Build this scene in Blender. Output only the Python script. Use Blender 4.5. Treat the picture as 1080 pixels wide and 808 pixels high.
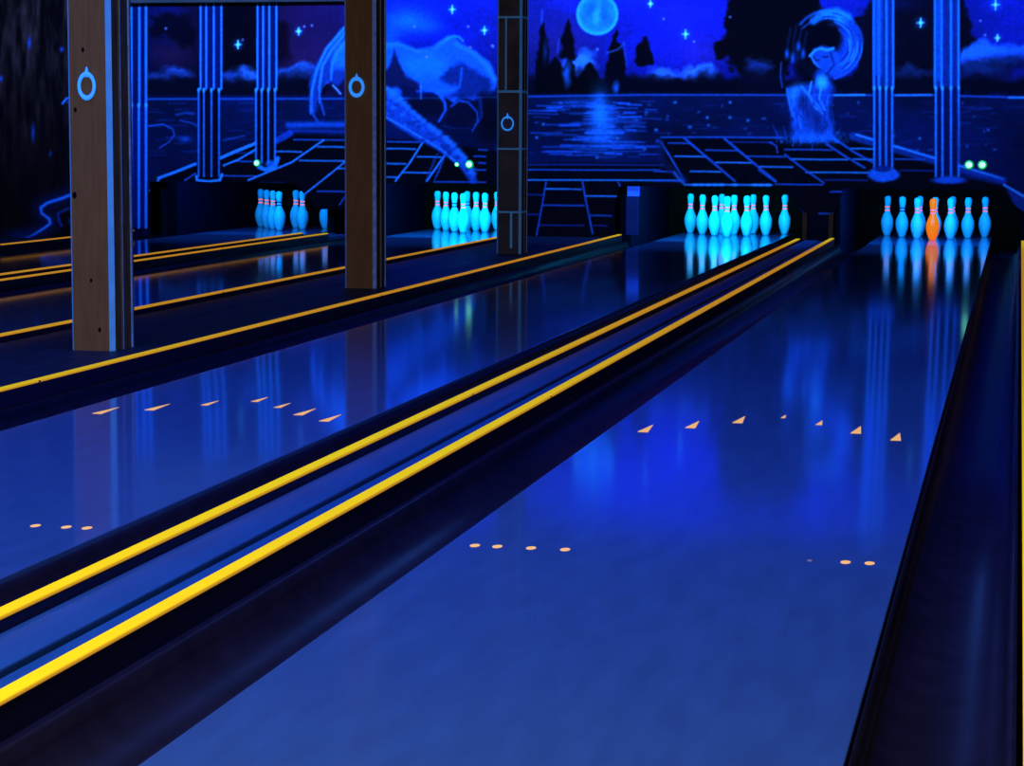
import bpy, bmesh, math, random
import numpy as np
from mathutils import Matrix, Vector

# ------------------------------------------------------------------ clear
for o in list(bpy.data.objects):
    bpy.data.objects.remove(o)
S = bpy.context.scene
COL = S.collection

# ------------------------------------------------------------------ camera (surveyed: foul line y=0, lane with the orange pin at x=0)
F = 2407.75
CAM = np.array([0.76521, -3.01136, 0.96616])
FW = np.array([-0.2144972, 0.97058799, -0.10931558])
RT = np.array([0.97630678, 0.21633171, 0.00506682])
UP = np.array([-0.02856622, 0.10563872, 0.99399418])
cd = bpy.data.cameras.new('camera')
cam = bpy.data.objects.new('camera', cd)
COL.objects.link(cam)
cam.matrix_world = Matrix([[RT[i], UP[i], -FW[i], CAM[i]] for i in range(3)] + [[0, 0, 0, 1]])
cd.sensor_fit = 'HORIZONTAL'
cd.sensor_width = 36.0
cd.lens = F * 36.0 / 1080.0
cd.clip_start = 0.05
cd.clip_end = 100
S.camera = cam

# ------------------------------------------------------------------ world, lamps, exposure
w = bpy.data.worlds.new('world')
S.world = w
w.use_nodes = True
w.node_tree.nodes['Background'].inputs[0].default_value = (0.05, 0.1, 1.0, 1)
w.node_tree.nodes['Background'].inputs[1].default_value = 0.0
S.view_settings.view_transform = 'Standard'
S.view_settings.look = 'None'
S.view_settings.exposure = 0.0
S.view_settings.gamma = 1.0
S.view_settings.use_curve_mapping = False


def area(name, loc, target, sx, sy, energy, color, spread=math.pi):
    l = bpy.data.lights.new(name, 'AREA')
    l.shape = 'RECTANGLE'
    l.size = sx
    l.size_y = sy
    l.energy = energy
    l.color = color
    l.spread = spread
    o = bpy.data.objects.new(name, l)
    COL.objects.link(o)
    o.location = loc
    d = Vector(target) - Vector(loc)
    o.rotation_euler = d.to_track_quat('-Z', 'Y').to_euler()
    return o


BLUE = (0.045, 0.19, 1.0)
# blacklight tubes across the ceiling over the near half of the lanes
for x, e in ((-6.0, 130), (-3.2, 165), (-0.6, 215)):
    o = area('ceiling_blacklight', (x, 2.3, 3.08), (x, 2.3, 0), 0.2, 6.5, e, BLUE)
    o.rotation_euler = (0, 0, 0)
# unseen blue lamp added to wash the painted wall
area('mural_wash_lamp', (-3.9, 14.7, 3.0), (-3.9, 17.25, 1.55), 10.5, 0.25, 300, (0.07, 0.30, 1.0), math.radians(100))
# dim warm bar light behind the bowlers
area('bar_lamp', (-0.6, -2.6, 2.7), (-1.6, 3.0, 0.0), 2.4, 0.6, 200, (1.0, 0.96, 0.46))

# ------------------------------------------------------------------ materials
def mat(name, base, rough=0.6, emit=None, estr=1.0, noise=0.0, nscale=20, spec=0.5, bump=0.0, stretch=None):
    m = bpy.data.materials.new(name)
    m.use_nodes = True
    nt = m.node_tree
    b = nt.nodes['Principled BSDF']
    b.inputs['Base Color'].default_value = (*base, 1)
    b.inputs['Roughness'].default_value = rough
    b.inputs['Specular IOR Level'].default_value = spec
    if emit:
        b.inputs['Emission Color'].default_value = (*emit, 1)
        b.inputs['Emission Strength'].default_value = estr
    if noise or bump:
        tc = nt.nodes.new('ShaderNodeTexCoord')
        mp = nt.nodes.new('ShaderNodeMapping')
        nt.links.new(tc.outputs['Object'], mp.inputs['Vector'])
        if stretch:
            mp.inputs['Scale'].default_value = stretch
        n = nt.nodes.new('ShaderNodeTexNoise')
        n.inputs['Scale'].default_value = nscale
        n.inputs['Detail'].default_value = 5
        nt.links.new(mp.outputs['Vector'], n.inputs['Vector'])
        if noise:
            r = nt.nodes.new('ShaderNodeValToRGB')
            r.color_ramp.elements[0].position = 0.3
            r.color_ramp.elements[1].position = 0.7
            r.color_ramp.elements[0].color = (*[c * (1 - noise) for c in base], 1)
            r.color_ramp.elements[1].color = (*[min(1, c * (1 + noise)) for c in base], 1)
            nt.links.new(n.outputs['Fac'], r.inputs['Fac'])
            nt.links.new(r.outputs['Color'], b.inputs['Base Color'])
        if bump:
            bp = nt.nodes.new('ShaderNodeBump')
            bp.inputs['Strength'].default_value = bump
            bp.inputs['Distance'].default_value = 0.01
            nt.links.new(n.outputs['Fac'], bp.inputs['Height'])
            nt.links.new(bp.outputs['Normal'], b.inputs['Normal'])
    return m


M_LANE = mat('lane_laminate', (0.032, 0.072, 0.195), 0.085, spec=0.12, noise=0.10, nscale=6, stretch=(3, 0.6, 1))
M_GUTTER = mat('gutter_plastic', (0.006, 0.005, 0.020), 0.34, spec=0.035, noise=0.2, nscale=9)
M_BOARD = mat('bumper_board', (0.006, 0.006, 0.040), 0.5, spec=0.12)
M_CAP = mat('capping_laminate', (0.008, 0.050, 0.165), 0.45, spec=0.2, noise=0.12, nscale=8, stretch=(4, 0.4, 1))
M_WALK = mat('walkway_boards', (0.009, 0.013, 0.036), 0.5, spec=0.15, noise=0.3, nscale=8)
# fluorescent plastic really glows under the blacklight
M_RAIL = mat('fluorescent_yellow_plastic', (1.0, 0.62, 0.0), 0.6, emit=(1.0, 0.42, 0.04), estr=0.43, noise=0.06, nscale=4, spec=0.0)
M_JOINT = mat('rail_joint_plastic', (0.25, 0.14, 0.02), 0.5)
M_MARK = mat('fluorescent_inlay', (0.7, 0.36, 0.06), 0.5, spec=0.1, emit=(1.0, 0.45, 0.13), estr=0.7)
M_MARK_WORN = mat('worn_inlay', (0.3, 0.2, 0.15), 0.4, emit=(0.5, 0.2, 0.15), estr=0.12)
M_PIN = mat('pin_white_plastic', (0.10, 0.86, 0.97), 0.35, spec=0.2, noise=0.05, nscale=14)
M_PINRED = mat('fluorescent_red_stripe', (0.9, 0.12, 0.16), 0.4, emit=(1.0, 0.22, 0.26), estr=0.75)
M_PINDARK = mat('dark_blue_stripe', (0.02, 0.08, 0.35), 0.4)
M_PINORANGE = mat('fluorescent_orange_pin', (1.0, 0.10, 0.0), 0.4, spec=0.2, emit=(1.0, 0.15, 0.0), estr=0.8)
M_PIT = mat('pit_black', (0.003, 0.003, 0.006), 0.9, spec=0.0, noise=0.3, nscale=5)
M_CURTAIN = mat('pit_curtain', (0.003, 0.005, 0.0035), 0.9, spec=0.0, noise=0.3, nscale=4)
M_KICK = mat('kickback_board', (0.002, 0.0025, 0.016), 0.7, spec=0.05, noise=0.3, nscale=5)
M_KICKDARK = mat('kickback_front', (0.003, 0.003, 0.006), 0.8, spec=0.0)
M_BLUEPLATE = mat('emissive_blue_plate', (0.02, 0.12, 0.9), 0.5, emit=(0.01, 0.08, 1.0), estr=0.7, spec=0.1)
M_BLUEPANEL = mat('blue_panel', (0.006, 0.016, 0.085), 0.5, spec=0.1, noise=0.25, nscale=6)
M_LED = mat('green_led', (0.4, 0.95, 0.6), 0.3, emit=(0.26, 1.0, 0.50), estr=2.2)
M_HALO = mat('led_green_halo', (0.01, 0.3, 0.06), 0.5, emit=(0.0, 0.40, 0.07), estr=0.8)  # dim green emission, painted glow around the lens
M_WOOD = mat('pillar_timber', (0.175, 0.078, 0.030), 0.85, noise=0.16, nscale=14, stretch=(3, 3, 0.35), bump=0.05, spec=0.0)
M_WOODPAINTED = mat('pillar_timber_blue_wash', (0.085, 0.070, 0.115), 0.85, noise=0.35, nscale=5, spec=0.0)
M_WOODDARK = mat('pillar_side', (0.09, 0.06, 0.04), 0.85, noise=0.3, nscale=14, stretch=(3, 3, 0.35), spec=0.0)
M_EDGE = mat('blue_edge_paint', (0.14, 0.40, 0.66), 0.7, spec=0.0, noise=0.15, nscale=10, emit=(0.03, 0.20, 0.75), estr=0.12)
M_EDGEDIM = mat('blue_edge_paint_worn', (0.14, 0.23, 0.46), 0.8, spec=0.0, emit=(0.05, 0.09, 0.30), estr=0.22, noise=0.4, nscale=25)
M_RING = mat('fluorescent_blue_ring', (0.10, 0.40, 1.0), 0.5, emit=(0.02, 0.27, 1.0), estr=0.7)
M_DARK = mat('dark_paint', (0.012, 0.012, 0.018), 0.95, spec=0.0, noise=0.2, nscale=3)
M_FLOOR = mat('dark_floor', (0.005, 0.006, 0.016), 0.7, spec=0.1, noise=0.3, nscale=5)
M_BEAM = mat('beam_grey', (0.07, 0.05, 0.05), 0.9, spec=0.0, noise=0.2, nscale=6)
M_BROWN = mat('brown_post', (0.06, 0.018, 0.008), 0.8, spec=0.0, noise=0.3, nscale=10)

# ------------------------------------------------------------------ helpers
def link_mesh(name, bm, m, parent=None, smooth=False):
    me = bpy.data.meshes.new(name)
    bm.normal_update()
    bm.to_mesh(me)
    bm.free()
    for mm in (m if isinstance(m, (list, tuple)) else [m]):
        me.materials.append(mm)
    if smooth:
        for p in me.polygons:
            p.use_smooth = True
    o = bpy.data.objects.new(name, me)
    COL.objects.link(o)
    if parent:
        o.parent = parent
    return o


def thing(name, label, cat, loc=(0, 0, 0), group=None):
    o = bpy.data.objects.new(name, None)
    o.empty_display_size = 0.1
    COL.objects.link(o)
    o.location = loc
    tag(o, label, cat, group)
    return o


def tag(o, label, cat, group=None):
    o['label'] = label
    o['category'] = cat
    if group:
        o['group'] = group
    return o


def struct(name, bm, m):
    o = link_mesh(name, bm, m)
    o['kind'] = 'structure'
    return o


def box(bm, x0, x1, y0, y1, z0, z1, bevel=0.0):
    r = bmesh.ops.create_cube(bm, size=1)
    vs = r['verts']
    bmesh.ops.scale(bm, vec=(x1 - x0, y1 - y0, z1 - z0), verts=vs)
    bmesh.ops.translate(bm, vec=((x0 + x1) / 2, (y0 + y1) / 2, (z0 + z1) / 2), verts=vs)
    if bevel:
        es = list({e for v in vs for e in v.link_edges})
        bmesh.ops.bevel(bm, geom=es, offset=bevel, segments=2, affect='EDGES', profile=0.5)
    return bm


def nbox(*a, **k):
    return box(bmesh.new(), *a, **k)


def prism_y(bm, pts, y0, y1, seg=1):
    """closed profile pts (x,z) extruded along y"""
    rings = []
    for i in range(seg + 1):
        y = y0 + (y1 - y0) * i / seg
        rings.append([bm.verts.new((x, y, z)) for x, z in pts])
    n = len(pts)
    for a, b in zip(rings, rings[1:]):
        for i in range(n):
            bm.faces.new((a[i], a[(i + 1) % n], b[(i + 1) % n], b[i]))
    bm.faces.new(rings[0][::-1])
    bm.faces.new(rings[-1])
    bmesh.ops.recalc_face_normals(bm, faces=bm.faces)
    return bm


def lathe(bm, prof, seg=28):
    """prof (r,z); r=0 ends close"""
    rows = []
    for r, z in prof:
        if r < 1e-6:
            rows.append([bm.verts.new((0, 0, z))])
        else:
            rows.append([bm.verts.new((r * math.cos(2 * math.pi * k / seg), r * math.sin(2 * math.pi * k / seg), z)) for k in range(seg)])
    for a, b in zip(rows, rows[1:]):
        for k in range(seg):
            k2 = (k + 1) % seg
            if len(a) == 1:
                bm.faces.new((a[0], b[k2], b[k]))
            elif len(b) == 1:
                bm.faces.new((a[k], a[k2], b[0]))
            else:
                bm.faces.new((a[k], a[k2], b[k2], b[k]))
    bmesh.ops.recalc_face_normals(bm, faces=bm.faces)
    return bm


def torus(bm, R, r, cx, cy, cz, sx=1.0, sz=1.0, seg=36, sub=10):
    """ring in the x-z plane"""
    rows = []
    for i in range(seg):
        a = 2 * math.pi * i / seg
        row = []
        for j in range(sub):
            b = 2 * math.pi * j / sub
            rr = R + r * math.cos(b)
            row.append(bm.verts.new((cx + sx * rr * math.cos(a), cy + r * math.sin(b), cz + sz * rr * math.sin(a))))
        rows.append(row)
    for i in range(seg):
        A, B = rows[i], rows[(i + 1) % seg]
        for j in range(sub):
            bm.faces.new((A[j], A[(j + 1) % sub], B[(j + 1) % sub], B[j]))
    bmesh.ops.recalc_face_normals(bm, faces=bm.faces)
    return bm


# ------------------------------------------------------------------ measures
LC = [-6.276, -4.428, -1.891, 0.0]          # lane centres, left to right
HALF = 0.527
RO = 0.807                                   # rail axis from the lane centre
RZ = 0.064
YM = 17.25                                   # painted wall front
YP = 18.288                                  # head pin
XL, XR = -10.4, 1.9

# ------------------------------------------------------------------ setting
struct('floor', nbox(XL, XR, -7, 20.8, -0.30, -0.16), M_FLOOR)
struct('floor_approach', nbox(XL, XR, -7, -0.02, -0.158, 0.0), M_WALK)
struct('ceiling', nbox(XL, XR, -7, 20.8, 3.15, 3.3), M_DARK)
struct('wall_left', nbox(XL - 0.15, XL, -7, 20.8, -0.3, 3.3), M_DARK)
struct('wall_right', nbox(XR, XR + 0.15, -7, 20.8, -0.3, 3.3), M_DARK)
struct('wall_back', nbox(XL, XR, 20.8, 20.95, -0.3, 3.3), M_DARK)
struct('wall_front', nbox(XL, XR, -7.15, -7, -0.3, 3.3), M_DARK)
# ceiling drop over the two far-left lanes
struct('trim_1', nbox(-7.75, -5.05, 17.16, 17.245, 2.135, 3.15, bevel=0.012), M_BEAM)
# board above the painted wall
struct('trim_2', nbox(XL, XR, YM, YM + 0.12, 2.62, 3.15), M_DARK)
# side floors
struct('floor_left', nbox(XL, LC[0] - 0.835, 0, YM + 0.1, -0.158, -0.062), M_FLOOR)
struct('floor_right', nbox(LC[3] + 0.835, XR, 0, YM, -0.158, 0.03), M_FLOOR)

# ------------------------------------------------------------------ painted wall
def survey(X, Z, Y=YM):
    """where a point of the painted wall shows in the photograph"""
    d = [X - CAM[0], Y - CAM[1], Z - CAM[2]]
    dep = d[0] * FW[0] + d[1] * FW[1] + d[2] * FW[2]
    u = 540 + F * (d[0] * RT[0] + d[1] * RT[1] + d[2] * RT[2]) / dep
    v = 404 - F * (d[0] * UP[0] + d[1] * UP[1] + d[2] * UP[2]) / dep
    return u, v


STEP = 0.0075
nx = int((XR - XL) / STEP)
nz = int(2.68 / STEP)
gx = np.linspace(XL, XR, nx + 1)
gz = np.linspace(-0.06, 2.62, nz + 1)
GX, GZ = np.meshgrid(gx, gz)
UU, VV = survey(GX, GZ)
P = np.zeros(GX.shape + (3,), dtype=np.float64)     # sRGB 0..255 paint
RNG = np.random.default_rng(7)
random.seed(7)


def vnoise(sc_u, sc_v, seed, octv=3):
    """smooth value noise on the wall, 0..1"""
    r = np.random.default_rng(seed)
    out = np.zeros_like(UU)
    amp, tot = 1.0, 0.0
    for k in range(octv):
        su, sv = sc_u / 2 ** k, sc_v / 2 ** k
        a = (UU + 600) / su
        b = (VV + 300) / sv
        ia, ib = np.floor(a).astype(int), np.floor(b).astype(int)
        fa, fb = a - ia, b - ib
        fa = fa * fa * (3 - 2 * fa)
        fb = fb * fb * (3 - 2 * fb)
        T = r.random((ib.max() - min(0, ib.min()) + 3, ia.max() - min(0, ia.min()) + 3))
        g = T[ib, ia] * (1 - fa) * (1 - fb) + T[ib, ia + 1] * fa * (1 - fb) + T[ib + 1, ia] * (1 - fa) * fb + T[ib + 1, ia + 1] * fa * fb
        out += g * amp
        tot += amp
        amp *= 0.5
    return out / tot


COLU = UU[nz // 3]
ROWV0, ROWV1 = VV.min(axis=1), VV.max(axis=1)


def win(u0, v0, u1, v1):
    c = np.where((COLU > u0 - 8) & (COLU < u1 + 8))[0]
    r = np.where((ROWV1 > v0 - 2) & (ROWV0 < v1 + 2))[0]
    if len(c) == 0 or len(r) == 0:
        return None
    return slice(r[0], r[-1] + 1), slice(c[0], c[-1] + 1)


def blend(sl, a, col):
    a = np.clip(a, 0, 1)[..., None]
    P[sl] = P[sl] * (1 - a) + np.array(col, float) * a


def seg_dist(u, v, a, b):
    du, dv = b[0] - a[0], b[1] - a[1]
    L2 = du * du + dv * dv + 1e-9
    t = np.clip(((u - a[0]) * du + (v - a[1]) * dv) / L2, 0, 1)
    return np.hypot(u - a[0] - t * du, v - a[1] - t * dv), t


def stroke(pts, wd, col, op=1.0, soft=0.7, w2=None):
    """brush stroke along a polyline; wd full width at start, w2 at end"""
    w2 = wd if w2 is None else w2
    us, vs = [p[0] for p in pts], [p[1] for p in pts]
    m = max(wd, w2) + 3
    sl = win(min(us) - m, min(vs) - m, max(us) + m, max(vs) + m)
    if sl is None:
        return
    u, v = UU[sl], VV[sl]
    best = np.zeros_like(u)
    n = len(pts) - 1
    for i in range(n):
        d, t = seg_dist(u, v, pts[i], pts[i + 1])
        h = (wd + (w2 - wd) * (i + t) / n) / 2
        a = np.clip((h + soft - d) / (2 * soft), 0, 1)
        best = np.maximum(best, a * a * (3 - 2 * a))
    blend(sl, best * op, col)


def glow(pts, wd, col, op=0.5):
    us, vs = [p[0] for p in pts], [p[1] for p in pts]
    m = wd * 2
    sl = win(min(us) - m, min(vs) - m, max(us) + m, max(vs) + m)
    if sl is None:
        return
    u, v = UU[sl], VV[sl]
    best = np.zeros_like(u)
    for i in range(len(pts) - 1):
        d, t = seg_dist(u, v, pts[i], pts[i + 1])
        best = np.maximum(best, np.exp(-(d / wd) ** 2 * 2))
    blend(sl, best * op, col)


def inside(u, v, pts):
    c = np.zeros(u.shape, bool)
    n = len(pts)
    for i in range(n):
        x0, y0 = pts[i]
        x1, y1 = pts[(i + 1) % n]
        if y0 == y1:
            continue
        k = ((y0 > v) != (y1 > v)) & (u < (x1 - x0) * (v - y0) / (y1 - y0) + x0)
        c ^= k
    return c


def poly(pts, col, op=1.0, soft=1.0, rough=0.0, seed=1):
    us, vs = [p[0] for p in pts], [p[1] for p in pts]
    m = soft + rough + 3
    sl = win(min(us) - m, min(vs) - m, max(us) + m, max(vs) + m)
    if sl is None:
        return
    u, v = UU[sl], VV[sl]
    if rough:
        u = u + (NZA[sl] - 0.5) * 2 * rough
        v = v + (NZB[sl] - 0.5) * 2 * rough
    d = np.full(u.shape, 1e9)
    for i in range(len(pts)):
        dd, _ = seg_dist(u, v, pts[i], pts[(i + 1) % len(pts)])
        d = np.minimum(d, dd)
    s = np.where(inside(u, v, pts), d, -d)
    a = np.clip((s + soft) / (2 * soft), 0, 1)
    blend(sl, a * op, col)


def oval(cu, cv, ru, rv, col, op=1.0, soft=1.0, rough=0.0):
    sl = win(cu - ru - soft - 3, cv - rv - soft - 3, cu + ru + soft + 3, cv + rv + soft + 3)
    if sl is None:
        return
    u, v = UU[sl], VV[sl]
    if rough:
        u = u + (NZA[sl] - 0.5) * 2 * rough
        v = v + (NZB[sl] - 0.5) * 2 * rough
    q = np.hypot((u - cu) / ru, (v - cv) / rv)
    a = np.clip(((1 - q) * min(ru, rv) + soft) / (2 * soft), 0, 1)
    blend(sl, a * op, col)


def haze(cu, cv, ru, rv, col, op):
    sl = win(cu - 2 * ru, cv - 2 * rv, cu + 2 * ru, cv + 2 * rv)
    if sl is None:
        return
    u, v = UU[sl], VV[sl]
    q = ((u - cu) / ru) ** 2 + ((v - cv) / rv) ** 2
    blend(sl, np.exp(-q * 1.3) * op, col)


NZA = vnoise(9, 9, 11, 3)
NZB = vnoise(9, 9, 12, 3)
NZC = vnoise(60, 40, 13, 4)

LINE = (22, 92, 236)
LINE2 = (14, 58, 200)
DIM = (10, 34, 150)
DARK = (4, 5, 30)
NIGHT = (6, 7, 40)


def exec_painting():
    global P
    # --- night sky
    ku = [-500, 0, 78, 120, 160, 200, 245, 300, 355, 405, 470, 560, 640, 720, 770, 860, 1000, 1040, 1200]
    kc = np.array([(9, 8, 26), (9, 8, 28), (8, 8, 40), (8, 10, 90), (8, 12, 100), (14, 12, 82), (10, 8, 52), (26, 14, 96), (26, 16, 118),
                   (6, 24, 215), (6, 20, 205), (14, 22, 165), (10, 22, 200), (12, 20, 210), (10, 18, 190), (8, 22, 185), (6, 16, 150), (8, 20, 180), (8, 20, 170)], float)
    for k in range(3):
        P[..., k] = np.interp(UU, ku, kc[:, k])
    vv = np.clip(VV / 100, -1.5, 1)
    f = np.where(vv > 0, 1 - 0.38 * vv, 1.0)
    P *= f[..., None]
    P *= (0.8 + 0.4 * NZC)[..., None]
    haze(320, 60, 60, 22, (40, 20, 112), 0.5)
    haze(180, 58, 26, 14, (40, 16, 90), 0.6)
    haze(180, 20, 18, 20, (6, 16, 150), 0.6)
    haze(590, 45, 50, 30, (36, 22, 130), 0.4)
    haze(740, 55, 30, 20, (44, 30, 170), 0.35)
    # dark foliage masses behind the columns
    poly([(158, 20), (178, 14), (196, 18), (204, 30), (204, 50), (186, 44), (176, 38), (160, 40)], (5, 5, 36), 0.85, 3, 6)
    poly([(234, -60), (262, -60), (272, 10), (272, 90), (238, 90), (236, 40)], (5, 5, 34), 0.9, 3, 5)
    poly([(292, 22), (304, 26), (306, 62), (296, 66), (290, 60)], (8, 5, 36), 0.8, 3, 4)
    # large round tree on the right and the one behind the columns
    poly([(765, 8), (775, -14), (800, -30), (840, -28), (862, -8), (868, 14), (850, 26), (838, 60), (826, 84), (782, 84), (768, 66), (757, 60), (756, 44), (764, 36)], (5, 6, 32), 1, 2, 7)
    poly([(905, 20), (914, 6), (960, -4), (1014, -10), (1021, 14), (1028, 44), (1016, 62), (1012, 98), (890, 98), (902, 70)], (6, 7, 40), 0.95, 3, 8)
    haze(945, 4, 30, 8, (9, 14, 120), 0.5)
    # far bushes along the shore
    for cu, cv, ru, rv, c in [(170, 84, 16, 8, (12, 34, 120)), (188, 78, 14, 7, (16, 44, 150)), (246, 84, 12, 9, (12, 38, 140)), (262, 80, 10, 10, (20, 60, 180)),
                              (308, 78, 16, 9, (14, 46, 150)), (318, 72, 8, 5, (18, 60, 180)), (330, 76, 10, 8, (12, 40, 140)), (420, 88, 16, 10, (8, 16, 90)),
                              (700, 80, 18, 8, (22, 60, 180)), (734, 78, 16, 8, (26, 66, 190)), (748, 74, 8, 6, (22, 64, 190)), (610, 70, 18, 12, (24, 70, 200)),
                              (800, 70, 14, 8, (12, 30, 120)), (960, 76, 18, 6, (10, 26, 100)), (1035, 62, 26, 18, (14, 60, 205)), (1066, 56, 20, 10, (12, 54, 200)), (1000, 80, 20, 8, (8, 20, 90))]:
        oval(cu, cv, ru, rv, tuple(min(255, q * 1.25) for q in c), 0.9, 3, 6)
        oval(cu, cv + rv * 0.9, ru * 1.1, rv * 0.9, (6, 12, 70), 0.7, 4, 5)
    for u in range(158, 1090, 7):
        if 340 < u < 540:
            continue
        oval(u, 92, 8, 7 + 4 * random.random(), (4, 7, 44), 0.85, 3, 5)
    # cypresses under the moon
    for cu, top, bot, wd in [(573, 26, 100, 10), (599, 22, 62, 9), (649, 34, 92, 12), (679, 38, 70, 10), (600, 60, 98, 12), (586, 60, 98, 14), (622, 66, 98, 16)]:
        poly([(cu - 1, top), (cu + 1, top), (cu + wd * 0.6, top + (bot - top) * 0.35), (cu + wd, bot - 3), (cu + wd * 0.8, bot), (cu - wd * 0.8, bot), (cu - wd, bot - 3), (cu - wd * 0.6, top + (bot - top) * 0.35)], (4, 5, 26), 0.95, 1.4, 3)
    oval(664, 88, 30, 9, (4, 6, 40), 0.9, 3, 4)
    oval(733, 92, 60, 7, (4, 6, 40), 0.9, 3, 4)
    oval(598, 78, 4, 12, (16, 66, 220), 0.75, 2.5, 2)
    oval(575, 54, 2, 9, (12, 44, 170), 0.7, 2, 2)
    oval(650, 93, 3, 6, (16, 66, 220), 0.8, 2, 2)
    oval(620, 58, 8, 7, (22, 84, 225), 0.7, 3, 4)
    stroke([(640, 56), (652, 52), (658, 46)], 2, (20, 60, 190), 0.7, 1.2)
    stroke([(588, 56), (590, 40)], 1.4, (18, 60, 200), 0.6, 1)
    stroke([(571, 24), (572, 10)], 1.6, (14, 54, 200), 0.7, 1)
    stroke([(658, 44), (661, 70)], 1.6, (24, 60, 180), 0.5, 1)
    # --- water
    sl = (VV > 99) & (VV < 196) & (UU > 155)
    base = np.zeros_like(P)
    base[..., 0] = 4
    base[..., 1] = 9 + 10 * NZC
    base[..., 2] = 56 + 60 * NZC
    a = np.clip((VV - 99) / 3, 0, 1) * np.clip((UU - 150) / 6, 0, 1)
    P = P * (1 - a[..., None]) + base * a[..., None]
    stroke([(156, 104.5), (420, 104), (680, 100), (985, 100.5), (1080, 103)], 2.0, LINE2, 0.8, 1)
    stroke([(880, 100.5), (912, 100)], 2.2, (30, 110, 240), 0.7, 1)
    stroke([(945, 100.5), (982, 100)], 2.2, (24, 90, 230), 0.8, 1)
    stroke([(1064, 103), (1085, 103)], 2.4, (22, 90, 230), 0.8, 1)
    for i in range(240):
        u = random.uniform(160, 1080)
        v = random.uniform(106, 170)
        if 60 < abs(u - 630):
            c, op, ln = (9, 30, 140), random.uniform(0.2, 0.7), random.uniform(6, 24)
        else:
            c, op, ln = (14, 60, 205), random.uniform(0.3, 0.8), random.uniform(8, 34)
        stroke([(u - ln / 2, v), (u, v + random.uniform(-1, 1)), (u + ln / 2, v)], random.uniform(0.8, 2.2), c, op, 1)
    for i in range(70):
        u = random.gauss(628, 34)
        v = random.uniform(108, 166)
        ln = random.uniform(10, 44)
        stroke([(u - ln / 2, v), (u + ln / 2, v + random.uniform(-.8, .8))], random.uniform(1, 2.4), (14, 62, 220), random.uniform(0.3, 0.85), 1.1)
    haze(632, 115, 9, 22, (12, 90, 245), 0.75)
    haze(634, 130, 14, 26, (16, 90, 240), 0.55)
    haze(640, 145, 26, 18, (12, 70, 225), 0.5)
    haze(610, 108, 30, 6, (12, 60, 210), 0.5)
    for i in range(60):
        u, v = random.uniform(560, 1060), random.uniform(108, 168)
        oval(u, v, random.uniform(.9, 2.2), random.uniform(.8, 1.8), (24, 80, 220), random.uniform(.2, .75), 1)
    for u, v in [(680, 157), (692, 137), (573, 131), (566, 145), (746, 124), (789, 127), (770, 124), (712, 108), (770, 108), (970, 146)]:
        oval(u, v, 1.5, 1.4, (26, 100, 240), .75, 1.2)
    # swirl at the left water
    stroke([(157, 133), (172, 131), (182, 136), (184, 142), (178, 150), (168, 156)], 1.8, LINE2, .9, 1, 1.2)
    stroke([(186, 121), (196, 119), (204, 120)], 2.5, LINE2, .6, 1.5)
    stroke([(190, 127), (203, 130), (208, 133)], 1.8, LINE2, .7, 1)
    haze(195, 147, 8, 4, (10, 50, 190), .8)
    stroke([(236, 148), (258, 143)], 1.4, LINE2, .7, 1)
    stroke([(304, 132), (372, 131)], 6, (10, 58, 210), .8, 3)
    stroke([(310, 138), (372, 139)], 3, (8, 50, 200), .6, 2)
    stroke([(300, 144), (370, 145)], 3, (8, 34, 160), .6, 2)
    # --- terrace floor, dark flags with pale joints
    poly([(156, 246), (156, 200), (166, 190), (206, 174), (270, 150), (304, 141), (380, 144), (440, 149), (520, 158), (540, 172), (697, 172), (697, 146), (860, 146), (900, 143), (1058, 191), (1085, 212), (1300, 270), (1300, 320), (156, 320)], (5, 6, 30), .93, 2)
    sl = VV > 170
    P[sl] += (np.stack([NZA * 8, NZA * 7, NZB * 10], -1) - 3)[sl]
    hz = [(147.5, 310, 370, LINE2), (155, 335, 370, LINE), (160, 290, 318, LINE), (169.5, 316, 368, LINE), (178, 357, 368, LINE), (202, 335, 367, LINE2),
          (149.5, 406, 443, LINE2), (157, 406, 438, LINE), (165.5, 440, 465, LINE), (172.5, 404, 428, LINE), (182, 424, 455, LINE), (187, 404, 420, LINE),
          (192, 458, 512, LINE2), (185.5, 235, 270, LINE2), (161.5, 250, 268, DIM), (170, 248, 266, LINE2),
          (174, 540, 700, DIM), (179, 540, 696, LINE2), (190, 540, 720, LINE), (199.5, 575, 613, LINE), (207, 618, 657, LINE), (205.5, 540, 573, DIM), (216.5, 572, 616, LINE2),
          (227.5, 623, 645, LINE2), (237.5, 568, 615, DIM), (226, 540, 568, DIM), (238, 626, 640, DIM), (165, 500, 512, LINE2), (158, 505, 514, LINE2), (172, 505, 512, LINE2), (179, 500, 512, LINE2),
          (145, 697, 826, LINE2), (151, 705, 728, LINE2), (165, 712, 744, LINE), (181, 728, 760, LINE), (158.5, 744, 778, LINE2), (171.5, 755, 792, LINE), (165, 788, 828, LINE2), (176, 800, 836, LINE),
          (195, 722, 814, LINE), (181, 690, 711, LINE2), (191, 690, 720, LINE2), (158, 828, 878, LINE2), (168, 834, 894, LINE), (182, 850, 916, LINE), (194.5, 818, 868, LINE2), (157, 897, 922, LINE), (168, 900, 922, LINE), (190, 870, 915, DIM),
          (168, 944, 975, LINE2), (180, 950, 985, DIM), (202.5, 876, 893, LINE2), (225.5, 864, 884, LINE2), (150, 770, 815, DIM)]
    for v, a, b, c in hz:
        stroke([(a, v - .2), ((a + b) / 2, v + random.uniform(-.4, .4)), (b, v + .3)], 1.7, c, .9, .9)
    for u in range(726, 814, 7):
        oval(u, 195, 3.2, 1.5, (24, 104, 250), random.choice([.2, .9]), 1)
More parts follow.
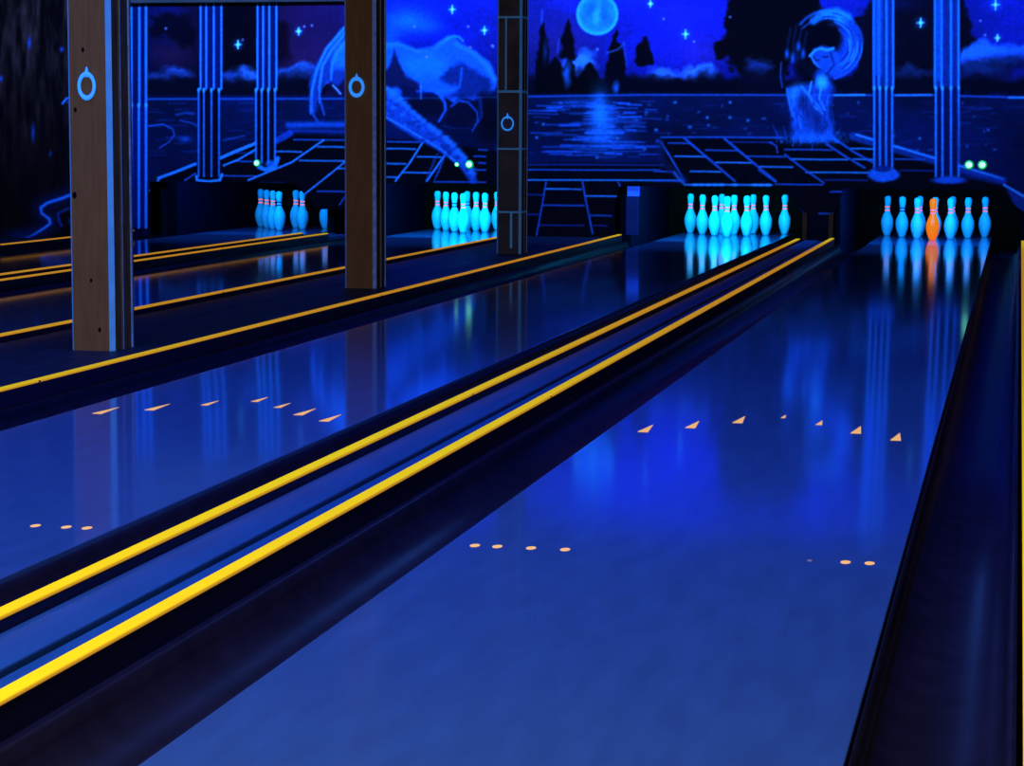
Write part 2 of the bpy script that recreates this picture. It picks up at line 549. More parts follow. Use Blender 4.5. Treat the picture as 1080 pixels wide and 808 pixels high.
    dg = [((341, 148), (308, 171), (262, 190), 2.2, LINE), ((366, 169), (345, 186), (316, 209), 2.0, LINE), ((446, 150), (432, 172), (417, 191), 2.2, LINE), ((470, 162), (460, 177), (450, 191), 2.2, LINE),
          ((367, 203), (362, 210), (358, 216), 1.6, LINE2),
          ((158, 201), (163, 195), (168, 189), 2, LINE), ((167, 188), (186, 181), (206, 173), 3.2, LINE), ((195, 190), (200, 187), (206, 183), 2, LINE2), ((233, 166.5), (250, 159), (270, 151), 3.6, LINE), ((236, 174.5), (252, 168), (269, 158), 2.2, LINE),
          ((576, 192), (572, 215), (566, 248), 1.8, LINE2), ((614, 190), (618, 212), (625, 246), 2.0, LINE2), ((652, 192), (655, 199), (659, 207), 1.8, LINE2),
          ((722, 146), (748, 168), (775, 191), 2.4, LINE2), ((764, 146), (790, 168), (818, 191), 2.4, LINE2), ((812, 150), (819, 154), (820, 161), 1.4, LINE2), ((697, 150), (706, 164), (722, 191), 2.2, LINE2), ((711, 182), (715, 187), (721, 193), 3.0, LINE),
          ((828, 163), (846, 177), (869, 193), 2, LINE2), ((872, 152), (890, 164), (912, 177), 2.2, LINE2), ((800, 179), (808, 185), (818, 192), 1.8, LINE2), ((880, 146), (900, 160), (920, 171), 2.2, LINE2), ((835, 213), (842, 220), (851, 228), 1.8, DIM)]
    for a, b, c, wd, col in dg:
        stroke([a, b, c], wd, col, .92, .9)
    stroke([(696, 150), (700, 172), (722, 190)], 9, (8, 26, 120), .5, 3)
    for k in range(7):
        stroke([(449 + k * 1.5, 190 - k * 4), (453 + k * 1.5, 186 - k * 4)], 1.2, LINE2, .8, .8)
        stroke([(458 + k * 1.6, 190 - k * 4), (462 + k * 1.6, 184 - k * 4)], 1.2, LINE2, .8, .8)
    stroke([(290, 149), (300, 144), (306, 140.5)], 7, (8, 46, 200), .85, 1.5)
    stroke([(275, 194.5), (300, 194.5)], 4, (9, 46, 190), .85, 1.5)
    # long rim of the terrace on the right
    stroke([(900, 144), (980, 168), (1058, 190)], 9, (9, 44, 180), .75, 2, 7)
    stroke([(903, 142), (980, 165), (1058, 189)], 2.2, LINE, .9, 1)
    stroke([(1000, 178), (1030, 186), (1058, 192)], 8, (6, 34, 170), .6, 2)
    poly([(1059, 194), (1085, 208), (1085, 226), (1070, 218)], (8, 36, 165), .8, 1.5)
    stroke([(1059, 195), (1085, 210)], 2.4, LINE, .9, 1)
    # --- dragon: near wing, far wing, back and tail
    poly([(325, 95), (328, 80), (336, 62), (350, 42), (358, 30), (366, 27), (374, 30), (374, 84), (362, 84), (356, 91), (350, 86), (342, 88), (336, 98), (333, 118), (327, 118)], (8, 40, 170), .9, 1.6, 2)
    poly([(350, 62), (356, 46), (366, 36), (374, 34), (374, 70), (362, 72), (352, 74)], (14, 84, 235), .75, 4, 3)
    for st in ([(364, 29), (344, 52), (334, 74), (329, 96), (328, 120)], [(366, 33), (350, 52), (340, 70), (337, 92), (337, 108)], [(368, 40), (355, 56), (350, 70), (349, 84)]):
        stroke(st, 3.6, (18, 92, 240), .85, 1.4, 2)
    stroke([(328, 106), (331, 122), (335, 128)], 2.4, LINE2, .8, 1.2)
    stroke([(337, 104), (340, 114), (342, 121)], 2.4, LINE2, .8, 1.2)
    stroke([(351, 90), (355, 94), (359, 99)], 2, (50, 110, 240), .9, 1)
    stroke([(346, 86), (340, 92), (337, 100)], 1.6, LINE2, .7, 1)
    haze(430, 22, 26, 14, (8, 84, 240), .75)
    haze(412, 40, 12, 22, (8, 66, 230), .6)
    haze(452, 28, 16, 8, (8, 70, 235), .5)
    poly([(402, 44), (420, 44), (432, 50), (446, 53), (458, 50), (468, 42), (472, 38), (480, 40), (484, 48), (498, 53), (512, 62), (520, 74), (525, 90), (518, 100), (508, 96), (500, 106), (486, 100), (478, 110), (466, 102), (450, 96), (432, 92), (414, 90), (402, 92)], (10, 62, 220), .92, 1.6, 3)
    poly([(426, 60), (456, 56), (472, 66), (466, 82), (440, 84), (428, 78)], (10, 84, 250), .6, 6, 5)
    poly([(402, 94), (404, 78), (412, 66), (417, 52), (421, 66), (428, 80), (442, 88), (444, 96), (402, 98)], (8, 12, 84), .9, 2, 2)
    poly([(462, 84), (472, 72), (484, 66), (500, 72), (516, 84), (520, 102), (470, 104), (486, 92)], (6, 20, 120), .8, 3, 4)
    stroke([(487, 72), (486, 84), (484, 92), (472, 96), (440, 96)], 2.2, (12, 70, 225), .7, 1.5)
    stroke([(482, 46), (500, 56), (514, 70), (522, 84)], 5, (16, 82, 235), .8, 2.5)
    stroke([(404, 48), (420, 46), (440, 54), (460, 50), (472, 40)], 4, (16, 84, 240), .7, 2.5)
    stroke([(470, 42), (478, 38), (484, 39), (488, 43)], 2.6, (16, 90, 245), .85, 1)
    oval(449, 112, 20, 10, (5, 8, 56), .85, 4, 3)
    oval(486, 122, 15, 14, (5, 9, 60), .85, 3, 2)
    oval(516, 126, 14, 26, (4, 6, 36), .8, 6, 4)
    stroke([(444, 90), (444, 104)], 1.8, (34, 90, 220), .7, 1)
    stroke([(462, 98), (469, 108), (470, 116), (463, 128)], 3.6, (12, 64, 220), .85, 1.2, 2.4)
    stroke([(476, 112), (484, 106), (494, 108), (503, 118), (504, 128), (498, 138)], 2.6, (10, 50, 195), .85, 1.2, 1.6)
    stroke([(494, 104), (506, 104), (508, 122), (504, 128)], 3.2, (8, 40, 180), .6, 2)
    tail = [(400, 104), (412, 112), (428, 126), (446, 139), (464, 150), (478, 162), (490, 174), (499, 190)]
    stroke(tail, 30, (9, 46, 185), .95, 1.8, 8)
    stroke([(404, 122), (424, 133), (446, 146), (466, 158), (480, 170)], 1.8, LINE, .8, 1)
    oval(416, 100, 7, 9, (12, 64, 220), .9, 2, 2)
    for i in range(len(tail) - 1):
        for t in (0.1, .4, .7):
            a, b = tail[i], tail[i + 1]
            fr = (i + t) / 7
            wd = 30 + (8 - 30) * fr
            nx_, ny_ = (b[1] - a[1]), -(b[0] - a[0])
            q = math.hypot(nx_, ny_)
            u = a[0] + (b[0] - a[0]) * t + nx_ / q * wd * .46
            v = a[1] + (b[1] - a[1]) * t + ny_ / q * wd * .46
            oval(u, v, 3.4, 3, (16, 76, 225), .8, 1.6, 1)
    for i in range(60):
        fr = random.random() * 6.6
        k = int(fr)
        a, b = tail[k], tail[k + 1]
        t = fr - k
        wd = (30 - 22 * fr / 7) * .4
        oval(a[0] + (b[0] - a[0]) * t + random.uniform(-wd, wd) * .8, a[1] + (b[1] - a[1]) * t + random.uniform(-wd, wd) * .8, 2, 1.6, random.choice([(14, 70, 225), (6, 28, 140)]), .6, 1.2)
    # --- water nymph in a curling wave
    oval(873, 47, 36, 36, (8, 40, 175), .9, 2.5, 2)
    oval(861, 40, 27, 26, (4, 5, 34), 1, 3, 2)
    oval(857, 70, 18, 20, (4, 5, 34), .9, 4, 3)
    for r, wd, c, a0, a1 in [(36, 3, (14, 64, 215), -2.5, 1.35), (31, 4, (8, 56, 215), -1.6, 1.2), (26, 4, (14, 72, 225), -1.2, 1.2), (20, 3, (8, 50, 205), -.9, 1.2)]:
        stroke([(873 + r * math.cos(a0 + (a1 - a0) * k / 16), 47 + r * math.sin(a0 + (a1 - a0) * k / 16)) for k in range(17)], wd, c, .7, 1.6)
    stroke([(858, 22), (868, 15), (882, 12), (894, 18)], 8, (12, 92, 250), .8, 3)
    haze(886, 20, 10, 6, (16, 110, 255), .7)
    stroke([(846, 30), (856, 22), (870, 20)], 2, (12, 60, 205), .7, 1.2)
    for u, v0, v1 in [(830, 30, 60), (836, 26, 64), (842, 30, 52), (847, 34, 60)]:
        stroke([(u + 4, v0), (u + 1, (v0 + v1) / 2), (u, v1)], 2.2, (7, 26, 110), .6, 1.4)
        oval(u, v1 - 3, 2.2, 4.5, (10, 60, 210), .8, 1.6)
    stroke([(824, 66), (823, 80), (825, 92)], 1.6, (10, 50, 190), .8, 1)
    poly([(854, 58), (858, 52), (866, 49), (880, 50), (884, 58), (890, 74), (880, 80), (870, 76), (864, 72), (858, 66)], (9, 52, 200), .9, 2, 2)
    stroke([(854, 59), (860, 53), (866, 51), (872, 53), (879, 51)], 2.6, (22, 104, 250), .9, 1.2)
    stroke([(855, 58), (859, 66), (864, 71)], 2, (20, 96, 245), .8, 1.2)
    poly([(862, 72), (872, 72), (873, 84), (880, 92), (876, 120), (880, 148), (836, 148), (834, 120), (830, 100), (830, 92), (846, 90), (858, 86)], (9, 50, 195), .85, 3, 3)
    oval(867, 87, 6, 7, (24, 120, 255), .9, 3)
    oval(840, 98, 7, 9, (18, 92, 245), .8, 4, 3)
    stroke([(846, 92), (856, 104), (866, 116)], 2.5, (22, 96, 240), .8, 1.4)
    stroke([(856, 86), (853, 100), (858, 112), (868, 120)], 1.8, (30, 110, 250), .8, 1)
    stroke([(866, 92), (864, 104), (870, 116)], 1.8, (30, 110, 250), .7, 1)
    stroke([(830, 94), (833, 110), (836, 122)], 2, (16, 80, 235), .8, 1.2)
    for i in range(44):
        u = random.uniform(834, 878)
        v = random.uniform(96, 146)
        stroke([(u, v), (u + random.uniform(-3, 3), v + random.uniform(6, 16))], random.uniform(.8, 2), random.choice([(16, 80, 235), (10, 52, 200), (5, 22, 120)]), .6, 1)
    oval(852, 116, 5, 12, (5, 22, 120), .6, 4, 3)
    for i in range(40):
        u = random.gauss(858, 18)
        a = random.uniform(-.9, .9)
        ln = random.uniform(6, 22)
        stroke([(858 + (u - 858), 150), (u + math.sin(a) * ln, 150 - math.cos(a) * ln)], 1.6, (10, 62, 220), random.uniform(.2, .6), 1.2, .6)
    haze(858, 146, 32, 7, (12, 74, 230), .7)
    for i in range(26):
        r = random.uniform(21, 36)
        a0 = random.uniform(-1.9, 0.6)
        a1 = a0 + random.uniform(.4, 1.0)
        stroke([(873 + r * math.cos(a0 + (a1 - a0) * k / 8), 47 + r * math.sin(a0 + (a1 - a0) * k / 8)) for k in range(9)], random.uniform(.8, 1.6), random.choice([(24, 104, 250), (5, 26, 130), (5, 26, 130), (16, 84, 235)]), .6, .8)
    stroke([(858, 60), (861, 64), (864, 63)], 1.2, (4, 12, 80), .9, .8)
    stroke([(868, 60), (873, 60)], 1.4, (4, 12, 80), .9, .8)
    stroke([(859, 70), (864, 73)], 1.2, (4, 12, 80), .8, .8)
    stroke([(876, 56), (880, 68), (873, 77)], 2, (4, 20, 110), .7, 1.2)
    oval(846, 106, 4, 8, (4, 16, 100), .7, 3, 3)
    oval(862, 128, 5, 10, (4, 18, 105), .6, 4, 3)
    # --- painted columns
    def column(xs_up, fill_up, xs_lo, fill_lo, vt, vm, vb, wd, cu, cl):
        poly([(xs_up[0], vt), (xs_up[-1], vt), (xs_up[-1], vm), (xs_up[0], vm)], fill_up, .95, .8)
        poly([(xs_lo[0], vm), (xs_lo[-1], vm), (xs_lo[-1], vb), (xs_lo[0], vb)], fill_lo, .97, .8)
        for x in xs_up:
            stroke([(x, vt), (x, vm)], wd, cu, .92, .8)
        for x in xs_lo:
            stroke([(x, vm), (x, vb)], wd, cl, .92, .8)
            oval(x, vm + 1, 1.4, 2, (34, 122, 255), .8, 1)
    column([138.5, 147, 154], (4, 12, 100), [138.5, 146.5, 154], (4, 14, 120), -60, 110, 240, 2.6, (16, 84, 240), (16, 84, 240))
    column([211.5, 217.5, 225.5, 233.5], (4, 16, 110), [209.5, 215, 223, 231], (3, 5, 48), -60, 94, 186, 2.0, (20, 92, 235), (16, 74, 215))
    column([271.5, 277.5, 284, 291.5], (4, 16, 110), [270, 276, 283, 290], (3, 5, 48), -60, 94, 172, 2.0, (20, 96, 240), (18, 82, 225))
    column([921.5, 927, 935, 942], (6, 32, 150), [922, 928, 934.5, 941], (5, 16, 110), -60, 92, 180, 2.4, (14, 78, 230), (16, 78, 220))
    column([986, 993, 1003, 1011], (6, 30, 150), [987, 994, 1003, 1011], (5, 14, 100), -60, 92, 186, 2.4, (14, 84, 235), (16, 80, 225))
    poly([(986, -60), (994, -60), (993, 86), (987, 86)], (9, 64, 210), .6, 1.2)
    poly([(921, -60), (931, -60), (930, 80), (922, 80)], (9, 60, 215), .6, 1.4)
    stroke([(1009, 92), (1011, 172)], 2, (5, 26, 140), .6, 1)
    stroke([(207, 186), (208, 190), (220, 191.5), (232, 190), (234, 184)], 2.8, (22, 100, 245), .95, 1)
    stroke([(273, 176), (280, 179), (290, 176), (293, 167)], 4.5, (16, 92, 245), .9, 1.2)
    oval(286, 173, 6, 4, (12, 76, 230), .8, 1.5)
    oval(932, 184, 17, 8, (12, 62, 215), .95, 1.2, 1)
    oval(931, 178, 9, 3.5, (5, 20, 120), .8, 1)
    oval(1001, 190, 18, 4, (10, 54, 205), .95, 1.2)
    # --- moon and stars
    oval(630, 15, 22, 22, (14, 92, 250), 1, 1.2)
    for cu, cv, ru, rv, c in [(624, 10, 7, 8, (8, 62, 225)), (636, 14, 6, 10, (8, 60, 220)), (640, 4, 5, 4, (10, 72, 235)), (628, 26, 8, 4, (10, 76, 240)), (617, 20, 4, 5, (10, 74, 240)), (643, 22, 4, 5, (10, 72, 235)), (630, 16, 3, 8, (26, 124, 255))]:
        oval(cu, cv, ru, rv, c, .8, 3, 3)
    stroke([(630 + 20.5 * math.cos(k * math.pi / 16), 15 + 20.5 * math.sin(k * math.pi / 16)) for k in range(33)], 3, (24, 124, 255), .75, 1.2)
    for u, v, r in [(477, 10, 3.2), (511, 32, 3), (723, 36, 3.4), (686, 4, 2.6), (971, 24, 3.6), (251, 47, 3.2), (315, 33, 2.8), (1050, 5, 4), (1052, 40, 2.6)]:
        haze(u, v, r * 1.6, r * 1.6, (10, 70, 240), .7)
        stroke([(u, v - r * 1.3), (u, v + r * 1.3)], 1.4, (60, 170, 255), .95, .8)
        stroke([(u - r, v), (u + r, v)], 1.2, (50, 150, 255), .9, .8)
        oval(u, v, 1.6, 1.8, (90, 200, 255), .95, .8)
    for u, v in [(494, 28), (520, 49), (496, 50), (1034, 22), (1039, 37), (732, 44), (175, 30), (256, 42), (321, 28), (329, 27), (630, 52), (437, 28), (519, 48), (700, 20), (770, 18), (450, 60)]:
        oval(u, v, 1.3, 1.3, (70, 90, 230), .8, .9)
    # --- dark wood on the far left with a winding path
    bark = vnoise(5, 26, 31, 4)
    bark2 = vnoise(16, 60, 32, 3)
    a = np.clip((137 - UU) / 4, 0, 1)
    t = np.clip(bark * 1.6 - .45, 0, 1) * (0.4 + .8 * bark2)
    dk = np.clip(1 - (VV - 60) / 170, .25, 1)
    tree = np.stack([7 + 62 * t * dk, 6 + 44 * t * dk, 26 + 60 * t * dk], -1)
    P = P * (1 - a[..., None]) + tree * a[..., None]
    for i in range(40):
        u = random.uniform(-320, 76)
        v = random.uniform(-30, 150)
        stroke([(u, v), (u + random.uniform(-4, 4), v + random.uniform(20, 90))], random.uniform(2, 6), (4, 4, 18), random.uniform(.3, .7), 2)
    for u, v, ru, rv in [(31, 45, 1.8, 6), (65, 52, 2, 2.6), (1, 83, 2, 3), (53, 162, 1, 2), (75, 30, 1.4, 2), (35, 140, 1.6, 8), (76, 155, 2, 3), (77, 187, 2, 4)]:
        oval(u, v, ru, rv, (12, 50, 200), .85, 1.5)
    stroke([(66, 109), (70, 104), (78, 102)], 2.4, (20, 84, 235), .9, 1.2)
    stroke([(70, 106), (76, 112), (77, 122)], 2, (14, 50, 190), .8, 1.2)
    stroke([(75, 182), (78, 190)], 2, (20, 80, 230), .9, 1)
    path = [(96, 196), (78, 204), (66, 209), (50, 214), (43, 219), (44, 225), (52, 231), (53, 236), (46, 241), (36, 247), (22, 254)]
    glow(path, 14, (6, 20, 110), .75)
    stroke(path, 3.4, (18, 78, 235), .95, 1.3, 2.6)
    stroke([(90, 214), (72, 220), (61, 225), (62, 232), (65, 238)], 3, (9, 40, 165), .8, 1.5)
    oval(75, 233, 3, 3, (10, 50, 190), .7, 1.5)
    haze(20, 248, 20, 8, (6, 22, 110), .7)


exec_painting()
P *= (0.90 + 0.2 * vnoise(2.2, 2.2, 77, 2))[..., None]
MX = P.max(axis=2, keepdims=True) / 255
P = np.clip(P * np.clip(0.48 + 0.75 * MX, 0, 1.1), 0, 255)
LIN = np.where(P / 255 <= 0.04045, P / 255 / 12.92, ((P / 255 + 0.055) / 1.055) ** 2.4)
WASH = np.array([0.22, 0.46, 1.40])          # what the added wall lamp gives back from white
ALB = np.clip(LIN / WASH, 0.0, 0.95)

# outline of the painted wall below the pit openings, metres
ZB = 0.484
cut = [  # solid pieces below ZB: polygons (x,z)
    [(XL, -.06), (-7.20, -.06), (-7.20, ZB), (XL, ZB)],
    [(-5.79, ZB), (-5.56, 0.245), (-5.20, 0.245), (-5.02, ZB)],
    [(-3.66, 0), (-2.765, 0), (-2.765, .36), (-2.73, ZB), (-3.80, ZB), (-3.70, .3)],
    [(-1.275, ZB), (-1.20, .40), (-1.075, 0.243), (-0.825, 0.243), (-0.735, ZB)],
    [(0.63, ZB), (0.70, .38), (0.79, .30), (0.80, 0), (XR, 0), (XR, ZB)],
]
solid = (GZ >= ZB)
for pl in cut:
    solid |= inside(GX, GZ, pl)
fx = (solid[:-1, :-1] & solid[1:, :-1] & solid[:-1, 1:] & solid[1:, 1:])
idx = np.arange((nx + 1) * (nz + 1)).reshape(nz + 1, nx + 1)
quads = np.stack([idx[:-1, :-1], idx[:-1, 1:], idx[1:, 1:], idx[1:, :-1]], -1)[fx]
used = np.zeros((nx + 1) * (nz + 1), bool)
used[quads.ravel()] = True
remap = np.cumsum(used) - 1
quads = remap[quads]
co = np.stack([GX.ravel(), np.full(GX.size, YM), GZ.ravel()], -1)[used]
me = bpy.data.meshes.new('painted_surface')
me.vertices.add(len(co))
me.vertices.foreach_set('co', co.ravel())
me.loops.add(quads.size)
me.loops.foreach_set('vertex_index', quads.ravel().astype(np.int32))
me.polygons.add(len(quads))
me.polygons.foreach_set('loop_start', np.arange(0, quads.size, 4, dtype=np.int32))
me.update(calc_edges=True)
at = me.color_attributes.new('paint', 'FLOAT_COLOR', 'POINT')
rgba = np.ones((len(co), 4), np.float32)
rgba[:, :3] = ALB.reshape(-1, 3)[used]
at.data.foreach_set('color', rgba.ravel())
MM = bpy.data.materials.new('mural_paint')
MM.use_nodes = True
nt = MM.node_tree
b = nt.nodes['Principled BSDF']
b.inputs['Roughness'].default_value = 0.8
b.inputs['Specular IOR Level'].default_value = 0.0
an = nt.nodes.new('ShaderNodeAttribute')
an.attribute_name = 'paint'
nt.links.new(an.outputs['Color'], b.inputs['Base Color'])
me.materials.append(MM)
mural = thing('painted_mural', 'blue glowing mural of a moonlit lake, dragon and columns on the wall above the pins', 'mural', (0, 0, 0))
mo = bpy.data.objects.new('painted_surface', me)
COL.objects.link(mo)
mo.parent = mural
bm = bmesh.new()
box(bm, XL, XR, YM + 0.004, YM + 0.05, ZB + 0.008, 2.62)
for pl in cut:
    cx = sum(p[0] for p in pl) / len(pl)
    cz = sum(p[1] for p in pl) / len(pl)
    b2 = bmesh.new()
    pp = [(p[0] + (0.008 if p[0] < cx else -0.008), min(p[1], ZB + .006) + (0.008 if p[1] < cz else 0.0)) for p in pl]
    prism_y(b2, pp, YM + 0.004, YM + 0.05)
    tmp = bpy.data.meshes.new('tmp')
    b2.to_mesh(tmp)
    b2.free()
    bm.from_mesh(tmp)
    bpy.data.meshes.remove(tmp)
link_mesh('backing_board', bm, M_PIT, mural)

# ------------------------------------------------------------------ lanes, gutters, rails
LANE_WORD = ['far-left lane', 'second lane from left', 'third lane from left', 'rightmost lane with the orange pin']
ARROW_Y = [4.765, 4.617, 4.4465, 4.3066]
DOTS = [0.459, 0.405, 0.324, 0.243, 0.160]


def arrow_bm(x, y, z, sc=1.0):
    bm = bmesh.new()
    pts = [(-0.017 * sc, 0), (0.017 * sc, 0), (0.004 * sc, 0.19 * sc)]
    lo = [bm.verts.new((x + a, y + c, z - 0.002)) for a, c in pts]
    hi = [bm.verts.new((x + a, y + c, z + 0.0012)) for a, c in pts]
    bm.faces.new(hi)
    bm.faces.new(lo[::-1])
    for i in range(3):
        bm.faces.new((lo[i], lo[(i + 1) % 3], hi[(i + 1) % 3], hi[i]))
    bmesh.ops.recalc_face_normals(bm, faces=bm.faces)
    return bm


def disc_bm(x, y, z, r):
    bm = bmesh.new()
    lathe(bm, [(0, -0.002), (r, -0.002), (r, 0.0008), (0, 0.0012)], 16)
    bmesh.ops.scale(bm, vec=(1, 1.7, 1), verts=bm.verts)
    bmesh.ops.translate(bm, vec=(x, y, z), verts=bm.verts)
    return bm


def make_lane(k):
    c = LC[k]
    t = thing('bowling_lane', 'glossy dark blue bowling lane, the ' + LANE_WORD[k], 'bowling lane', (c, 0, 0), 'bowling lanes')
    link_mesh('lane_bed', nbox(-HALF, HALF, 0, 19.45, -0.15, 0.0, bevel=0.003), M_LANE, t)
    if k >= 2:
        for i in range(7):
            x = (i - 3) * 0.1351
            y = ARROW_Y[abs(i - 3)] - 0.05
            sc = {3: 0.45, 4: 0.62}.get(i, 1.0) if k == 3 else (0.75 if i in (2, 3, 4) else 1.0)
            link_mesh('arrow_marker', arrow_bm(x, y + 0.05 * (1 - sc), 0.0, sc), M_MARK, t)
        for s in (-1, 1):
            for j, d in enumerate(DOTS):
                if k == 3 and ((s == -1 and j == 4) or (s == 1 and j > 2)):
                    continue
                if k == 2 and (s == -1 or j > 2):
                    continue
                worn = (k == 3 and s == 1 and j == 2)
                link_mesh('dot_marker', disc_bm(s * d, 7 * 0.3048 + (0.0), 0.0, 0.006 if worn else 0.0115), M_MARK_WORN if worn else M_MARK, t)
    return t


for k in range(4):
    make_lane(k)


def gutter_profile(s):
    pts = []
    n = 14
    for i in range(n + 1):
        a = math.pi * i / n
        pts.append((s * (0.652 - 0.118 * math.cos(a)), -0.012 - 0.085 * math.sin(a) ** 0.85))
    pts = [(s * 0.530, -0.012)] + pts + [(s * 0.786, 0.0), (s * 0.786, -0.14), (s * 0.530, -0.14)]
    return pts


G_SIDE = ['left', 'right']
for k in range(4):
    for si, s in enumerate((-1, 1)):
        bm = prism_y(bmesh.new(), gutter_profile(s), 0.0, 17.3, 4)
        o = link_mesh('gutter', bm, M_GUTTER)
        for p in o.data.polygons:
            p.use_smooth = abs(p.normal.y) < .5 and p.center.z > -.12
        o.location = (LC[k], 0, 0)
        tag(o, 'dark rounded gutter on the ' + G_SIDE[si] + ' side of the ' + LANE_WORD[k], 'gutter', 'lane gutters')

RAIL_WORD = {
    (0, -1): 'faint yellow rail farthest left, along the foot of the dark painted wood',
    (0, 1): 'upper of the two thin close rails that pass behind the first pillar',
    (1, -1): 'lower, dimmer of the two thin close rails that pass behind the first pillar',
    (1, 1): 'yellow rail passing just behind the foot of the first two pillars',
    (2, -1): 'thin yellow rail running in front of the feet of the three pillars',
    (2, 1): 'left one of the two bright thick yellow rails',
    (3, -1): 'right one of the two bright thick yellow rails',
    (3, 1): 'yellow rail at the right edge beside the lane with the orange pin',
}
RAIL_END = {(0, -1): 16.5, (0, 1): 16.46, (1, -1): 16.46, (1, 1): 16.9, (2, -1): 17.08, (2, 1): 16.75, (3, -1): 16.95, (3, 1): 17.0}
JY = [4.65, 9.2, 13.7]


def make_rail(k, s):
    t = thing('bumper_rail', RAIL_WORD[(k, s)], 'bumper rail', (LC[k] + s * RO + (0.006 if (k, s) == (3, 1) else 0), 0, 0), 'yellow bumper rails')
    ys = [0.0] + JY + [RAIL_END[(k, s)]]
    for a, b in zip(ys, ys[1:]):
        a2 = a + (0.008 if a > 0 else 0)
        b2 = b - (0.008 if b in JY else 0)
        link_mesh('rail_section', nbox(-0.0185, 0.0185, a2, b2, RZ - 0.008, RZ + 0.001, bevel=0.003), M_RAIL, t)
    for y in JY:
        link_mesh('rail_joint', nbox(-0.0175, 0.0175, y - 0.009, y + 0.009, RZ - 0.009, RZ - 0.001), M_JOINT, t)
    link_mesh('bumper_board', nbox(-0.017, 0.017, 0.0, RAIL_END[(k, s)] + .02, -0.14, RZ - 0.0085), M_BOARD, t)
    return t


for k in range(4):
    for s in (-1, 1):
        make_rail(k, s)


def capping(name, label, xa, xb, z, split, group=None):
    t = thing(name, label, 'lane capping', (0, 0, 0), group)
    xm = xa + (xb - xa) * split
    link_mesh('capping_board', nbox(xa, xm - 0.004, 0, 17.15, -0.15, z, bevel=0.004), M_CAP, t)
    link_mesh('capping_board', nbox(xm + 0.004, xb, 0, 17.15, -0.15, z - 0.010, bevel=0.004), M_CAP, t)
    return t


capping('lane_capping', 'flat blue capping strip between the two bright thick yellow rails', LC[2] + RO + .020, LC[3] - RO - .020, 0.034, 0.55)
capping('lane_capping', 'narrow capping strip between the two thin close rails at far left', LC[0] + RO + .020, LC[1] - RO - .020, 0.034, 0.5)
t = thing('pillar_walkway', 'dark flat walkway that the three pillars stand on', 'walkway', (0, 0, 0))
xa, xb = LC[1] + RO + .020, LC[2] - RO - .020
for i in range(3):
    a = xa + (xb - xa) * i / 3
    c = xa + (xb - xa) * (i + 1) / 3
    link_mesh('walkway_board', nbox(a + .002, c - .002, 0, 17.2, -0.15, 0.030, bevel=0.003), M_WALK, t)

# ------------------------------------------------------------------ pillars
PX = -3.0725


def pillar(yf, label, style):
    t = thing('timber_pillar', label, 'pillar', (PX, yf, 0.03), 'timber pillars')
    H = 3.12
    bm = bmesh.new()
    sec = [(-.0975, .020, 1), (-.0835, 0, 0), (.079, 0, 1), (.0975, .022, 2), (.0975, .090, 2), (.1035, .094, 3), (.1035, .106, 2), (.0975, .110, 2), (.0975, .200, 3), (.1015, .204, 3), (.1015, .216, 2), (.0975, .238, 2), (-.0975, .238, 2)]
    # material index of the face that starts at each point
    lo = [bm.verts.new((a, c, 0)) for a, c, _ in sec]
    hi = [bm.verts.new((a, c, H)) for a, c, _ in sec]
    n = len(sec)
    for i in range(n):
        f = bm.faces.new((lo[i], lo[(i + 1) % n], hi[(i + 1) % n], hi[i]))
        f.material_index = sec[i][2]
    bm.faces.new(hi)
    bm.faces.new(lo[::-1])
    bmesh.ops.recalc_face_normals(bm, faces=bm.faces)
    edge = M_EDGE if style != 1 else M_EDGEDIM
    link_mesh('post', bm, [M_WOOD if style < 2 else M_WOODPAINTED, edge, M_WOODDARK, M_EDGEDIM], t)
    return t


def ring(t, x, z, rx, rz, thick):
    r = link_mesh('ring', torus(bmesh.new(), rx, thick, x, -0.010, z, 1.0, rz / rx), M_RING, t, True)
    r['label'] = 'glowing blue ring'
    bm = bmesh.new()
    lathe(bm, [(0, -.02), (.006, -.018), (.010, -.004), (.007, .008), (.003, .022), (0, .026)], 12)
    bmesh.ops.translate(bm, vec=(x, -0.008, z + rz + .006), verts=bm.verts)
    link_mesh('staple', bm, M_RING, t, True)


def knot(t, x, z, r):
    bm = bmesh.new()
    lathe(bm, [(0, -.001), (r, -.001), (r * .7, .002), (0, .003)], 12)
    bmesh.ops.rotate(bm, cent=(0, 0, 0), matrix=Matrix.Rotation(math.pi / 2, 3, 'X'), verts=bm.verts)
    bmesh.ops.scale(bm, vec=(.8, 1, 1.2), verts=bm.verts)
    bmesh.ops.translate(bm, vec=(x, 0.0, z), verts=bm.verts)
    k = link_mesh('knot', bm, M_PIT, t)
    k['label'] = 'dark knot hole'


t = pillar(6.06, 'nearest, leftmost square timber pillar with a wide blue edge and an oval ring', 0)
ring(t, -.003, 1.119, .034, .050, .0072)
knot(t, -.022, 1.27, .010)
knot(t, -.060, 1.02, .010)
knot(t, -.070, .66, .014)
knot(t, .035, .09, .010)
knot(t, .0, .30, .008)
t = pillar(10.12, 'middle square timber pillar with a drop-shaped glowing blue ring', 1)
ring(t, -.015, 1.196, .040, .050, .0095)
t = pillar(14.2, 'farthest thin timber pillar painted with blue stone joints and a small ring', 2)
ring(t, -.010, 1.0, .045, .050, .0055)
for z, h in ((1.80, .015), (1.235, .018), (.80, .014), (.315, .014)):
    o = link_mesh('painted_joint', nbox(-.096, .099, -0.003, 0.19, z, z + h), M_EDGE, t)
    o['label'] = 'pale blue painted joint'
link_mesh('painted_crack', nbox(-.032, -.020, -0.003, 0.01, 1.255, 1.80), M_EDGE, t)
link_mesh('painted_crack', nbox(.012, .030, -0.003, 0.01, .045, .315), M_EDGE, t)

